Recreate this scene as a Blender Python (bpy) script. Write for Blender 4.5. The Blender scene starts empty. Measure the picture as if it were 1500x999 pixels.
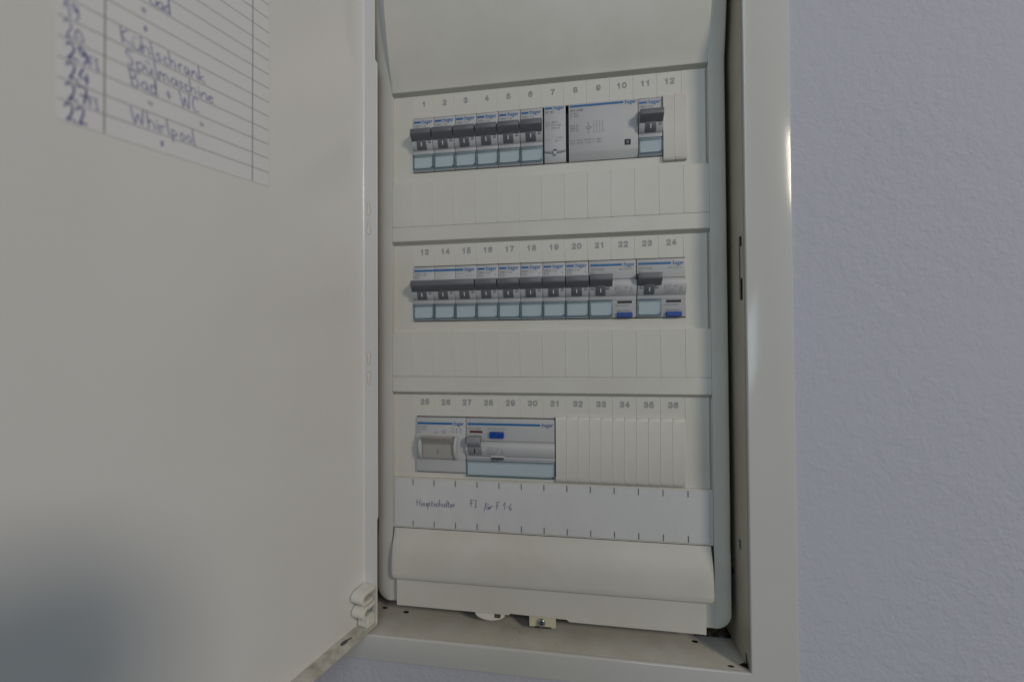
import bpy, bmesh, math, random
from mathutils import Vector, Matrix
R = math.radians
U = 0.001                       # everything below is measured in millimetres
random.seed(7)
sc = bpy.context.scene
col = sc.collection

# ------------------------------------------------------------------ camera
cd = bpy.data.cameras.new('camera'); cam = bpy.data.objects.new('camera', cd); col.objects.link(cam)
sc.camera = cam
CAM = Vector((130.4, -328.5, -79.3)) * U
yaw, pitch, roll = -0.1443, 0.0136, -0.0062
fw = Vector((math.sin(yaw) * math.cos(pitch), math.cos(yaw) * math.cos(pitch), math.sin(pitch)))
rt = fw.cross(Vector((0, 0, 1))).normalized(); up = rt.cross(fw)
r2 = rt * math.cos(roll) + up * math.sin(roll); u2 = up * math.cos(roll) - rt * math.sin(roll)
mm = Matrix((r2, u2, -fw)).transposed().to_4x4(); mm.translation = CAM
cam.matrix_world = mm
cd.sensor_width = 36; cd.lens = 14.4
cd.clip_start = 0.005; cd.clip_end = 50
cd.dof.use_dof = True; cd.dof.focus_distance = 0.325; cd.dof.aperture_fstop = 2.9

# ------------------------------------------------------------------ light
w = bpy.data.worlds.new('World'); sc.world = w; w.use_nodes = True
bgn = w.node_tree.nodes['Background']
bgn.inputs[0].default_value = (0.76, 0.88, 1.0, 1); bgn.inputs[1].default_value = 0.09

def area(name, loc, target, size, power, colour, sy=None):
    l = bpy.data.lights.new(name, 'AREA'); l.energy = power; l.color = colour; l.size = size
    if sy: l.shape = 'RECTANGLE'; l.size_y = sy
    o = bpy.data.objects.new(name, l); col.objects.link(o); o.location = loc
    o.rotation_euler = (Vector(target) - Vector(loc)).to_track_quat('-Z', 'Y').to_euler()
    return o
area('room_lamp', (1.76, -1.62, 0.90), (0.1, 0, -0.1), 0.38, 18.8, (1.0, 0.885, 0.75))
area('daylight', (0.45, -2.5, 1.15), (0.1, 0, -0.05), 1.1, 14.0, (0.76, 0.88, 1.0), 1.3)
area('window_light', (1.08, -2.9, -0.10), (0.1, 0, -0.1), 0.66, 3.2, (0.74, 0.87, 1.0), 0.50)

vs = sc.view_settings
vs.view_transform = 'Standard'; vs.look = 'None'; vs.exposure = 0; vs.gamma = 1; vs.use_curve_mapping = False

# ------------------------------------------------------------------ materials
MT = {}
def mat(name, c, rough=0.4, spec=0.5, var=0.0, vscale=40, c2=None, bump=0.0, bscale=300, metal=0.0, coat=0.0, rvar=0.0, speck=0.0, spos=0.69):
    m = bpy.data.materials.new(name); m.use_nodes = True; nt = m.node_tree
    b = nt.nodes['Principled BSDF']
    b.inputs['Roughness'].default_value = rough
    b.inputs['Specular IOR Level'].default_value = spec
    b.inputs['Metallic'].default_value = metal
    b.inputs['Coat Weight'].default_value = coat
    b.inputs['Base Color'].default_value = (*c, 1)
    tc = nt.nodes.new('ShaderNodeTexCoord')
    if var > 0:
        n = nt.nodes.new('ShaderNodeTexNoise'); n.inputs['Scale'].default_value = vscale; n.inputs['Detail'].default_value = 6
        n.inputs['Roughness'].default_value = 0.65
        rp = nt.nodes.new('ShaderNodeValToRGB'); rp.color_ramp.elements[0].position = 0.35; rp.color_ramp.elements[1].position = 0.72
        d = c2 or tuple(v * (1 - var) for v in c)
        rp.color_ramp.elements[0].color = (*c, 1); rp.color_ramp.elements[1].color = (*d, 1)
        nt.links.new(tc.outputs['Object'], n.inputs['Vector']); nt.links.new(n.outputs['Fac'], rp.inputs['Fac'])
        nt.links.new(rp.outputs['Color'], b.inputs['Base Color'])
        if speck:
            n3 = nt.nodes.new('ShaderNodeTexNoise'); n3.inputs['Scale'].default_value = 75; n3.inputs['Detail'].default_value = 9; n3.inputs['Roughness'].default_value = 0.7
            r3 = nt.nodes.new('ShaderNodeValToRGB'); r3.color_ramp.elements[0].position = spos; r3.color_ramp.elements[1].position = spos + 0.07
            mx = nt.nodes.new('ShaderNodeMix'); mx.data_type = 'RGBA'; ml = nt.nodes.new('ShaderNodeMath'); ml.operation = 'MULTIPLY'; ml.inputs[1].default_value = speck
            nt.links.new(tc.outputs['Object'], n3.inputs['Vector']); nt.links.new(n3.outputs['Fac'], r3.inputs['Fac']); nt.links.new(r3.outputs['Color'], ml.inputs[0])
            nt.links.new(ml.outputs[0], mx.inputs['Factor']); nt.links.new(rp.outputs['Color'], mx.inputs['A']); mx.inputs['B'].default_value = (0.30, 0.22, 0.14, 1)
            nt.links.new(mx.outputs['Result'], b.inputs['Base Color'])
        if rvar:
            mr = nt.nodes.new('ShaderNodeMapRange'); mr.inputs['To Min'].default_value = rough - rvar; mr.inputs['To Max'].default_value = rough + rvar
            nt.links.new(n.outputs['Fac'], mr.inputs['Value']); nt.links.new(mr.outputs['Result'], b.inputs['Roughness'])
    if bump > 0:
        n2 = nt.nodes.new('ShaderNodeTexNoise'); n2.inputs['Scale'].default_value = bscale; n2.inputs['Detail'].default_value = 4
        bp = nt.nodes.new('ShaderNodeBump'); bp.inputs['Strength'].default_value = bump; bp.inputs['Distance'].default_value = 0.001
        nt.links.new(tc.outputs['Object'], n2.inputs['Vector']); nt.links.new(n2.outputs['Fac'], bp.inputs['Height'])
        nt.links.new(bp.outputs['Normal'], b.inputs['Normal'])
    MT[name] = m; return m

mat('cover', (0.615, 0.60, 0.545), 0.36, 0.45, 0.08, 22, (0.57, 0.55, 0.485), 0.05, 2500, rvar=0.06, speck=0.35)
mat('tile', (0.625, 0.61, 0.555), 0.38, 0.45, 0.07, 30, (0.58, 0.56, 0.495), 0.05, 2500)
mat('ridge', (0.68, 0.665, 0.60), 0.35, 0.45)
mat('blank', (0.64, 0.625, 0.575), 0.45, 0.4, 0.06, 60, (0.575, 0.55, 0.48), 0.05, 2500)
mat('paint', (0.60, 0.60, 0.575), 0.11, 0.5, 0.04, 9, (0.58, 0.575, 0.545), 0.012, 900, rvar=0.02)
mat('paint_door', (0.70, 0.695, 0.675), 0.19, 0.5, 0.05, 7, (0.675, 0.665, 0.64), 0.05, 260, rvar=0.07)
mat('paint_dusty', (0.60, 0.585, 0.525), 0.5, 0.4, 0.3, 120, (0.34, 0.30, 0.24), 0.1, 1500)
mat('paint_bounce', (0.64, 0.61, 0.52), 0.3, 0.4, 0.08, 30, (0.56, 0.52, 0.42), 0.02, 900)  # warmer cream stands in for light bounced inside the box
mat('sill', (0.60, 0.585, 0.53), 0.38, 0.4, 0.12, 45, (0.53, 0.49, 0.41), 0.03, 900, speck=0.45, spos=0.65)
mat('device', (0.465, 0.465, 0.47), 0.42, 0.4, 0.03, 60, None, 0.05, 4000)
mat('device_light', (0.49, 0.49, 0.49), 0.40, 0.4, 0.03, 60, None, 0.04, 4000)
mat('toggle', (0.125, 0.125, 0.140), 0.38, 0.5, 0.06, 80, None, 0.05, 4000)
mat('toggle_grey', (0.24, 0.245, 0.26), 0.40, 0.5, 0.04, 80)
mat('rocker', (0.36, 0.34, 0.315), 0.40, 0.5, 0.04, 80)
mat('blue', (0.001, 0.105, 0.31), 0.4, 0.4)
mat('button', (0.003, 0.05, 0.30), 0.35, 0.5)
mat('print', (0.10, 0.10, 0.115), 0.6, 0.2)
mat('print_faint', (0.19, 0.19, 0.20), 0.6, 0.2)
mat('numeral', (0.14, 0.16, 0.175), 0.55, 0.3)
mat('numeral_face', (0.50, 0.495, 0.46), 0.5, 0.3)
mat('black', (0.012, 0.012, 0.013), 0.5, 0.3)
mat('mark', (0.70, 0.70, 0.70), 0.5, 0.3)
mat('red', (0.10, 0.018, 0.02), 0.25, 0.5)
mat('paper', (0.60, 0.60, 0.60), 0.75, 0.2, 0.04, 60, None, 0.04, 900)
mat('sheet', (0.71, 0.71, 0.72), 0.55, 0.3, 0.03, 30, None, 0.03, 500)
mat('inlay', (0.555, 0.565, 0.575), 0.6, 0.2)
mat('ink', (0.12, 0.13, 0.33), 0.6, 0.2, 0.35, 400, (0.26, 0.27, 0.44))
mat('ink_pen', (0.035, 0.04, 0.19), 0.6, 0.2)
mat('ink_dark', (0.04, 0.045, 0.25), 0.6, 0.2)
mat('rule', (0.13, 0.13, 0.155), 0.6, 0.2)
mat('tick', (0.09, 0.09, 0.11), 0.6, 0.2)
mat('dark_box', (0.17, 0.155, 0.115), 0.6, 0.3)
mat('rubble', (0.15, 0.11, 0.075), 0.95, 0.1, 0.6, 260, (0.06, 0.042, 0.03), 1.0, 420)
mat('dust', (0.17, 0.11, 0.075), 0.95, 0.1)
mat('steel', (0.52, 0.54, 0.58), 0.25, 0.5, metal=1.0)
mat('nylon', (0.70, 0.69, 0.62), 0.45, 0.4)
mat('yellowed', (0.60, 0.56, 0.40), 0.5, 0.4)
mat('keyhole_light', (0.78, 0.72, 0.66), 0.4, 0.4)  # pale tone painted for light seen through the keyholes

def glassy(name, tint, refl):
    m = bpy.data.materials.new(name); m.use_nodes = True; nt = m.node_tree; nt.nodes.clear()
    o = nt.nodes.new('ShaderNodeOutputMaterial'); t = nt.nodes.new('ShaderNodeBsdfTransparent'); g = nt.nodes.new('ShaderNodeBsdfGlossy')
    mx = nt.nodes.new('ShaderNodeMixShader'); lw = nt.nodes.new('ShaderNodeLayerWeight'); lw.inputs['Blend'].default_value = refl
    t.inputs['Color'].default_value = (*tint, 1); g.inputs['Roughness'].default_value = 0.12
    nt.links.new(lw.outputs['Fresnel'], mx.inputs[0]); nt.links.new(t.outputs[0], mx.inputs[1]); nt.links.new(g.outputs[0], mx.inputs[2])
    nt.links.new(mx.outputs[0], o.inputs['Surface']); MT[name] = m
glassy('clear_blue', (0.935, 0.972, 0.985), 0.08)
glassy('rim_blue', (0.915, 0.975, 0.99), 0.14)

# rough plaster for the wall
m = mat('plaster', (0.52, 0.528, 0.585), 0.85, 0.15)
nt = m.node_tree; b = nt.nodes['Principled BSDF']; tc = nt.nodes['Texture Coordinate']
na = nt.nodes.new('ShaderNodeTexNoise'); na.inputs['Scale'].default_value = 280; na.inputs['Detail'].default_value = 5; na.inputs['Roughness'].default_value = 0.55; na.inputs['Distortion'].default_value = 0.6
nb = nt.nodes.new('ShaderNodeTexNoise'); nb.inputs['Scale'].default_value = 95; nb.inputs['Detail'].default_value = 3
ad = nt.nodes.new('ShaderNodeMath'); ad.operation = 'MULTIPLY_ADD'; ad.inputs[1].default_value = 0.9
bp = nt.nodes.new('ShaderNodeBump'); bp.inputs['Strength'].default_value = 0.46; bp.inputs['Distance'].default_value = 0.0017
for n in (na, nb): nt.links.new(tc.outputs['Object'], n.inputs['Vector'])
nt.links.new(nb.outputs['Fac'], ad.inputs[0]); nt.links.new(na.outputs['Fac'], ad.inputs[2])
nc = nt.nodes.new('ShaderNodeTexNoise'); nc.inputs['Scale'].default_value = 9; nc.inputs['Detail'].default_value = 4
mr = nt.nodes.new('ShaderNodeMapRange'); mr.inputs['From Min'].default_value = 0.3; mr.inputs['From Max'].default_value = 0.7; mr.inputs['To Min'].default_value = 0.45; mr.inputs['To Max'].default_value = 1.25
mu = nt.nodes.new('ShaderNodeMath'); mu.operation = 'MULTIPLY'
nt.links.new(tc.outputs['Object'], nc.inputs['Vector']); nt.links.new(nc.outputs['Fac'], mr.inputs['Value']); nt.links.new(mr.outputs['Result'], mu.inputs[1]); nt.links.new(ad.outputs[0], mu.inputs[0])
nt.links.new(mu.outputs[0], bp.inputs['Height']); nt.links.new(bp.outputs['Normal'], b.inputs['Normal'])

# ------------------------------------------------------------------ mesh helpers (millimetres)
class MB:
    def __init__(s): s.v = []; s.f = []
    def add(s, vs, fs):
        o = len(s.v); s.v += vs; s.f += [tuple(i + o for i in f) for f in fs]; return s
    def box(s, x0, x1, y0, y1, z0, z1):
        return s.add([(x, y, z) for x in (x0, x1) for y in (y0, y1) for z in (z0, z1)],
                     [(0, 1, 3, 2), (4, 6, 7, 5), (0, 4, 5, 1), (2, 3, 7, 6), (0, 2, 6, 4), (1, 5, 7, 3)])
    def prism_x(s, prof, x0, x1):                     # prof: (y, z) polygon
        n = len(prof)
        return s.add([(x0, y, z) for y, z in prof] + [(x1, y, z) for y, z in prof],
                     [tuple(range(n)), tuple(range(2 * n - 1, n - 1, -1))] + [(i, (i + 1) % n + 0, (i + 1) % n + n, i + n) for i in range(n)])
    def prism_y(s, poly, y0, y1):                     # poly: (x, z) polygon
        n = len(poly)
        return s.add([(x, y0, z) for x, z in poly] + [(x, y1, z) for x, z in poly],
                     [tuple(range(n)), tuple(range(2 * n - 1, n - 1, -1))] + [(i, (i + 1) % n, (i + 1) % n + n, i + n) for i in range(n)])
    def cyl_y(s, cx, cz, r, y0, y1, n=16, r1=None):
        r1 = r if r1 is None else r1
        a = [2 * math.pi * k / n for k in range(n)]
        return s.add([(cx + r * math.cos(t), y0, cz + r * math.sin(t)) for t in a] + [(cx + r1 * math.cos(t), y1, cz + r1 * math.sin(t)) for t in a],
                     [tuple(range(n)), tuple(range(2 * n - 1, n - 1, -1))] + [(i, (i + 1) % n, (i + 1) % n + n, i + n) for i in range(n)])
    def ribbon(s, pts, wd, y=0.0):                    # flat ink line in the x-z plane
        P = [Vector(p) for p in pts]; L = []; Rr = []
        for i, p in enumerate(P):
            a = P[max(i - 1, 0)]; c = P[min(i + 1, len(P) - 1)]
            t = (c - a)
            if t.length < 1e-9: t = Vector((1, 0))
            t.normalize(); nn = Vector((-t.y, t.x)) * wd * 0.5
            L.append(p + nn); Rr.append(p - nn)
        n = len(P)
        return s.add([(q.x, y, q.y) for q in L] + [(q.x, y, q.y) for q in Rr], [(i, i + 1, n + i + 1, n + i) for i in range(n - 1)])
    def mesh(s, name, bevel=0, seg=2, smooth=False, angle=20):
        me = bpy.data.meshes.new(name); bm = bmesh.new()
        vv = [bm.verts.new((x * U, y * U, z * U)) for x, y, z in s.v]
        for f in s.f:
            try: bm.faces.new([vv[i] for i in f])
            except ValueError: pass
        bmesh.ops.recalc_face_normals(bm, faces=bm.faces)
        if bevel:
            es = [e for e in bm.edges if len(e.link_faces) == 2 and e.calc_face_angle() > R(28)]
            bmesh.ops.bevel(bm, geom=es, offset=bevel * U, segments=seg, affect='EDGES', profile=0.5, clamp_overlap=True)
        if smooth or bevel:
            for f in bm.faces: f.smooth = True
            for e in bm.edges:
                if len(e.link_faces) == 2 and e.calc_face_angle() > R(angle): e.smooth = False
        bm.to_mesh(me); bm.free(); return me

def obj(name, me, material, parent=None, loc=(0, 0, 0)):
    if not me.materials: me.materials.append(MT[material])
    o = bpy.data.objects.new(name, me); col.objects.link(o); o.parent = parent
    o.location = Vector(loc) * U; return o
def thing(name, label, cat, loc=(0, 0, 0), group=None):
    o = bpy.data.objects.new(name, None); col.objects.link(o); o.location = Vector(loc) * U
    o.empty_display_size = 0.01
    o['label'] = label; o['category'] = cat
    if group: o['group'] = group
    return o
def sub_empty(name, parent, loc=(0, 0, 0), rz=0):
    o = bpy.data.objects.new(name, None); col.objects.link(o); o.location = Vector(loc) * U; o.rotation_euler.z = rz
    o.parent = parent; o.empty_display_size = 0.01; return o

TX = {}
def text(s, size, bold=0.0, outline=0.0, align='LEFT', sx=1.0, shear=0.0):
    key = (s, size, bold, outline, align, sx, shear)
    if key in TX: return TX[key]
    c = bpy.data.curves.new('txt', 'FONT'); c.body = s; c.size = 1.0; c.align_x = align; c.offset = bold; c.shear = shear
    c.resolution_u = 4
    if outline: c.fill_mode = 'NONE'; c.bevel_depth = outline; c.bevel_resolution = 0
    o = bpy.data.objects.new('txt', c); col.objects.link(o)
    dg = bpy.context.evaluated_depsgraph_get()
    me = bpy.data.meshes.new_from_object(o.evaluated_get(dg))
    for v in me.vertices:
        x, y, z = v.co; v.co = (x * size * sx * U, -z * size * U, y * size * U)
    bpy.data.objects.remove(o); bpy.data.curves.remove(c)
    TX[key] = me; return me
def write(name, s, size, material, parent, x, y, z, **k):
    me = text(s, size, **k)
    if me.materials and me.materials[0] != MT[material]: me = me.copy(); me.materials.clear()
    return obj(name, me, material, parent, (x, y, z))

# ------------------------------------------------------------------ layout numbers
PITCH = 18.0
TILE = {}
ROWZ = {1: 125.0, 2: 0.0, 3: -125.0}            # height of the numeral line of each row
XL, XR = -18.0, 234.0                           # recess of the device rows
OUT = -3.5                                      # front of rails and label strips
FL = -27.0                                      # front of the cabinet flange
IX0, IX1, IZ0, IZ1 = -46.0, 249.5, -302.5, 262.0
OX0, OX1, OZ0, OZ1 = -76.0, 279.5, -321.5, 284.0
WALLY = -23.2

# ------------------------------------------------------------------ wall
mb = MB()
W0, W1, Z0, Z1 = -700, 1100, -900, 900
hx0, hx1, hz0, hz1 = IX0 - 4, IX1 + 4, IZ0 - 4, IZ1 + 4
for a in ((W0, hx0, Z0, Z1), (hx1, W1, Z0, Z1), (hx0, hx1, Z0, hz0), (hx0, hx1, hz1, Z1)):
    mb.box(a[0], a[1], WALLY, WALLY + 90, a[2], a[3])
wall = obj('wall', mb.mesh('wall'), 'plaster'); wall['kind'] = 'structure'

# ------------------------------------------------------------------ cabinet
cab = thing('fuse_cabinet', 'white painted flush-mounted steel fuse cabinet with its door swung open', 'cabinet', (100, WALLY, OZ0))
co = (-100, -WALLY, -OZ0)
def cpart(name, mb, material, bevel=0, parent=cab, **k): return obj(name, mb.mesh(name, bevel, **k), material, parent, co)
# flange: four mitred strips in one pressed frame
fr = MB()
o4 = [(OX0, OZ0), (OX1, OZ0), (OX1, OZ1), (OX0, OZ1)]; i4 = [(IX0, IZ0), (IX1, IZ0), (IX1, IZ1), (IX0, IZ1)]
vv = [(x, FL, z) for x, z in o4] + [(x, FL, z) for x, z in i4] + [(x, WALLY - 0.3, z) for x, z in o4] + [(x, WALLY - 0.3, z) for x, z in i4]
ff = []
for k in range(4):
    j = (k + 1) % 4
    ff += [(k, j, 4 + j, 4 + k), (8 + k, 12 + k, 12 + j, 8 + j), (k, 8 + k, 8 + j, j), (4 + k, 4 + j, 12 + j, 12 + k)]
fr.add(vv, ff)
cpart('frame', fr, 'paint', 1.0, seg=4)
TH = 1.2
yb = 62.0
# right inner wall with the latch slot cut out of it
def wall_with_holes(x0, x1, y0, y1, z0, z1, holes):
    """sheet in the y-z plane with rectangular holes (ya, yb, za, zb)"""
    ys = sorted({y0, y1, *[h[0] for h in holes], *[h[1] for h in holes]}); zs = sorted({z0, z1, *[h[2] for h in holes], *[h[3] for h in holes]})
    m_ = MB()
    for a, c in zip(ys, ys[1:]):
        for d, e in zip(zs, zs[1:]):
            cy, cz = (a + c) / 2, (d + e) / 2
            if any(h[0] < cy < h[1] and h[2] < cz < h[3] for h in holes): continue
            m_.box(x0, x1, a, c, d, e)
    return m_
ylo = WALLY - 0.25
cpart('side_wall', wall_with_holes(IX1 + 0.05, IX1 + TH, ylo, yb, IZ0, IZ1,
      [(-20.6, -15.3, -9.5, -2.0), (-18.0, -15.3, -32.0, -9.5), (-21.2, -15.3, -47.5, -32.0), (-12.6, -9.3, -226.4, -219.0)]), 'paint_bounce')
cpart('shade_backing', MB().box(IX1 + TH + 0.1, IX1 + TH + 2.0, -22.5, -6, -52, 3), 'black')  # added black backing, paints the shade behind the latch slot
cpart('shade_backing', MB().box(IX1 + TH + 0.1, IX1 + TH + 2.0, -13, -6, -230, -215), 'black')  # same added black backing, shade behind the knockout hole
cpart('side_wall', MB().box(IX0 - TH, IX0 - 0.05, ylo, yb, IZ0, IZ1), 'paint')
cpart('top_wall', MB().box(IX0, IX1, ylo, yb, IZ1 + 0.05, IZ1 + TH), 'paint')
bot = MB()                                       # sill, with a broken-out corner at the right rear
bot.box(IX0, 222, ylo, yb, IZ0 - TH, IZ0 - 0.05)
bot.box(222, IX1, ylo, 7.0, IZ0 - TH, IZ0 - 0.05)
cpart('bottom_wall', bot, 'sill')
cpart('shade_plate', MB().box(IX0 + 3, IX1 - 1.2, 6.0, 8.0, -276, IZ1 - 4), 'black')  # added black plate, stands in for the dark inside the cabinet
cpart('back_wall', MB().box(IX0 - TH, IX1 + TH, yb, yb + 2, IZ0 - 30, IZ1 + TH), 'dark_box')
# rubble seen through the broken corner
g = MB(); nx, ny = 22, 30
gx = lambda i: 215 + i * 1.75; gy = lambda j: 5 + j * 1.9
random.seed(3)
hv = [(gx(i), gy(j), IZ0 - 5 + 1.6 * random.random() + max(0, j - 4) * 0.55) for i in range(nx) for j in range(ny)]
g.add(hv, [(i * ny + j, (i + 1) * ny + j, (i + 1) * ny + j + 1, i * ny + j + 1) for i in range(nx - 1) for j in range(ny - 1)])
rb = cpart('mortar', g, 'rubble'); rb['label'] = 'brown crumbly mortar in the broken rear corner'
# punched holes, drawn as shallow dark recesses with a raised edge
def hole(y, z, r, parent=cab):
    m_ = MB(); n = 14
    a = [2 * math.pi * k / n for k in range(n)]
    m_.add([(IX1 - 0.10, y + r * math.cos(t), z + r * math.sin(t)) for t in a] + [(IX1 + 0.04, y + r * math.cos(t), z + r * math.sin(t)) for t in a],
           [tuple(range(n))] + [(i, (i + 1) % n, (i + 1) % n + n, i + n) for i in range(n)])
    cpart('punched_hole', m_, 'black', parent=parent)
hole(4.0, -249, 2.0); hole(9.4, -285, 1.8); hole(10, -226, 1.4)
cpart('knockout', MB().prism_x([(-9.2, -225.4), (-7.2, -224.6), (-6.4, -222.7), (-7.2, -220.8), (-9.2, -220)], IX1 - 0.9, IX1 + 0.02), 'paint', 0.25)
# holes in the sill
for (x, y, rx, ry) in ((238.4, -21.6, 2.2, 1.0), (220.8, 0.2, 2.4, 1.4), (-9.5, 3.6, 2.4, 1.6), (-30, 6.5, 2.5, 1.3)):
    n = 16; m_ = MB()
    a = [2 * math.pi * k / n for k in range(n)]
    m_.add([(x + rx * math.cos(t), y + ry * math.sin(t), IZ0 + 0.06) for t in a] + [(x + rx * math.cos(t), y + ry * math.sin(t), IZ0 - 0.04) for t in a],
           [tuple(range(n))] + [(i, (i + 1) % n, (i + 1) % n + n, i + n) for i in range(n)])
    cpart('punched_hole', m_, 'black')
# dark open mitre at the front right corner
cpart('corner_gap', MB().add([(IX1 - 5.2, -19.2, IZ0 + 0.08), (IX1 - 0.1, -23.0, IZ0 + 0.08), (IX1 - 0.1, -16.5, IZ0 + 0.08),
      (IX1 - 0.1, -23.0, IZ0 + 0.05), (IX1 - 0.1, -19.0, IZ0 + 8.5), (IX1 - 0.1, -17.9, IZ0 + 8.5), (IX1 - 0.1, -18.5, IZ0 + 0.05)],
      [(0, 1, 2), (3, 4, 5, 6)]), 'black')
# hook and screw tab at the sill
hook_prof = []
for k in range(13):
    t = math.pi + math.pi * k / 12
    hook_prof.append((64.5 + 12.2 * math.cos(t), -291.0 + 5.4 * math.sin(t)))
cpart('hook', MB().prism_y(hook_prof + [(76.7, -285), (52.3, -285)], -6.9, -3.0), 'nylon', 0.8)
cpart('hook_opening', MB().prism_y([(68.2, -293.6), (72.6, -293.6), (73.6, -291.4), (71.5, -288.5), (68.2, -288.8)], -7.02, -6.8), 'rubble')
cpart('screw_tab', MB().box(95.8, 116.6, -6.9, -5.0, -297.9, -284), 'yellowed', 0.6)
cpart('tab_slot', MB().box(100, 113, -7.4, -7.0, -297.9, -297.1), 'black')
sc_ = MB(); sc_.cyl_y(105.6, -293.6, 3.1, -9.2, -6.9, 20); cpart('screw', sc_, 'steel', 0.9, seg=3)
cpart('screw_cross', MB().box(105.2, 106.0, -9.27, -9.0, -295.4, -291.8).box(103.8, 107.4, -9.26, -9.0, -294.0, -293.2), 'black')
cpart('rear_gap_shade', MB().box(77.5, 95, -3.2, -2.6, -292.6, -290.2), 'black')  # black bars painted for the shaded gap between sill and back
cpart('rear_gap_shade', MB().box(120.5, 137, -3.2, -2.6, -293.4, -291.0), 'black')

# ------------------------------------------------------------------ the door, a pressed steel tray standing open
TH_D = R(15.0); H = 13.6; tip = Vector((-24.8, -17.5))
nrm = Vector((math.cos(TH_D), -math.sin(TH_D))); O = tip - nrm * H
DB, DT, DW = -300.5, 259.0, 292.0
door = sub_empty('door', cab, (O.x - 100, O.y - WALLY, -OZ0), math.pi / 2 - TH_D)
door['label'] = 'open steel door leaf seen from its inside, hinged at the left'
def dpart(name, mb, material, bevel=0, **k): return obj(name, mb.mesh(name, bevel, **k), material, door)
dpart('panel', MB().box(-DW, 0, 0, 1.2, DB, DT), 'paint_door')
# hinge-side rim with keyholes laid on as pale plates (stepped outline towards both ends)
rim_poly = [(-0.0, DB), (-H + 0.8, DB), (-H + 0.8, -218), (-H - 0.2, -215), (-H - 0.2, 152), (-H + 2.2, 156), (-H + 2.2, DT), (0, DT)]
dpart('hinge_rim', MB().prism_x(rim_poly, 0.05, 1.25), 'paint_door', 0.35)
dpart('bottom_rim', MB().box(-DW, -0.05, -H, -0.05, DB, DB + 1.1), 'paint_dusty', 0.3)
dpart('free_rim', MB().box(-DW - 1.2, -DW - 0.05, -H, 1.2, DB, DT), 'paint_door', 0.3)
dpart('top_rim', MB().box(-DW, -0.05, -H, -0.05, DT - 1.1, DT), 'paint_door', 0.3)
# rolled fillet where panel meets rim
fl = [(0.0 - 1.6 * (1 - math.sin(k * math.pi / 12)), -1.6 * (1 - math.cos(k * math.pi / 12))) for k in range(7)]
fm = MB(); n = len(fl)
fm.add([(x, y - 0.03, DB + 1) for x, y in fl] + [(x, y - 0.03, DT - 1) for x, y in fl], [(i, i + 1, n + i + 1, n + i) for i in range(n - 1)])
dpart('rim_fold', fm, 'paint_door', smooth=True)
def keyhole(zc, flip):
    s_ = -1 if flip else 1; pts = []
    for k in range(17):
        t = R(60) - k * R(300) / 16 if False else R(60 + 300 * 0) 
    for k in range(15):
        t = R(125) + R(290) * k / 14
        pts.append((2.15 * math.cos(t), 2.4 * math.sin(t)))
    pts = [(a, c) for a, c in pts] + [(1.0, 6.8), (0.6, 7.6), (-0.6, 7.6), (-1.0, 6.8)]
    me_ = MB().prism_x([(-5.2 + a, zc + s_ * c) for a, c in pts], -0.06, 0.03)
    dpart('keyhole', me_, 'keyhole_light')  # pale fill stands for light reflected from behind the rim
    edge = MB()
    pl = [(-5.2 + a, zc + s_ * c) for a, c in pts] + [(-5.2 + pts[0][0], zc + s_ * pts[0][1])]
    edge.ribbon(pl, 0.35); edge.v = [(-0.09, x, z) for x, y, z in edge.v]
    dpart('keyhole_edge', edge, 'rocker')
keyhole(31.5, False); keyhole(15.5, False); keyhole(-85.5, True); keyhole(-101.5, True)
for (xa, za, xb, zb) in ((-46, 33, -22, 27.5), (-30, -250, -74, -235), (-120, -60, -111, -64), (-63, 88, -58, 81)):
    sm = MB().ribbon([(xa, za), ((xa + xb) / 2, (za + zb) / 2 + 0.4), (xb, zb)], 0.16, -0.04); dpart('scratch', sm, 'mark')
# nylon hinge block: two rounded lugs on the rim
def lug(zc, pitch_, s=1.0):
    ro, ri, cx = 5.0, 2.3, -9.5 * s; o_ = [(-0.3, zc + ro)]; i_ = [(-0.3, zc + ri)]
    for k in range(11):
        t = math.pi / 2 + math.pi * k / 10
        o_.append((cx + ro * 1.3 * math.cos(t), zc + ro * math.sin(t))); i_.append((cx + ri * 1.3 * math.cos(t), zc + ri * math.sin(t)))
    o_.append((-3.2, zc - ro)); i_.append((-3.2, zc - ri))
    return MB().prism_y(o_ + i_[::-1], -H + 1.4, -1.0)
dpart('hinge_lug', lug(-274.5, 0), 'nylon', 0.5, seg=2)
dpart('hinge_lug', lug(-286.2, 0, 0.9), 'nylon', 0.5, seg=2)
dpart('hinge_foot', MB().box(-8.5, -0.3, -H + 2, -1.2, -299.2, -290.5), 'nylon', 1.0)
dpart('hinge_screw', MB().cyl_y(-5.6, -285.6, 1.25, -H + 1.2, -H + 1.9, 14), 'steel', 0.3)
kb = MB(); pts = []
for k in range(15):
    t = R(35) + R(290) * k / 14
    pts.append((-26.5 + 3.4 * math.cos(t), -5.6 + 1.9 * math.sin(t)))
pts += [(-20.5, -7.6), (-19.5, -6.4)]
n = len(pts); kb.add([(x, y, DB + 1.16) for x, y in pts], [tuple(range(n))])
dpart('rim_slot', kb, 'tick')

# ------------------------------------------------------------------ plastic cover
cov = thing('fuse_box_cover', 'cream plastic cover panel with three device rows and numbered slots, inside the cabinet', 'cover panel', (107, 8, -296))
vo = (-107, -8, 296)
def vpart(name, mb, material='cover', bevel=0, parent=cov, **k): return obj(name, mb.mesh(name, bevel, **k), material, parent, vo)
def bulge(z):
    if z > 136: t = min((z - 136) / 95, 1); return -18.5 * (1 - (1 - t) ** 1.7)
    if z < -229: t = min((-229 - z) / 14, 1); return -3.2 * math.sin(t * math.pi / 2)
    return 0.0
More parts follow.
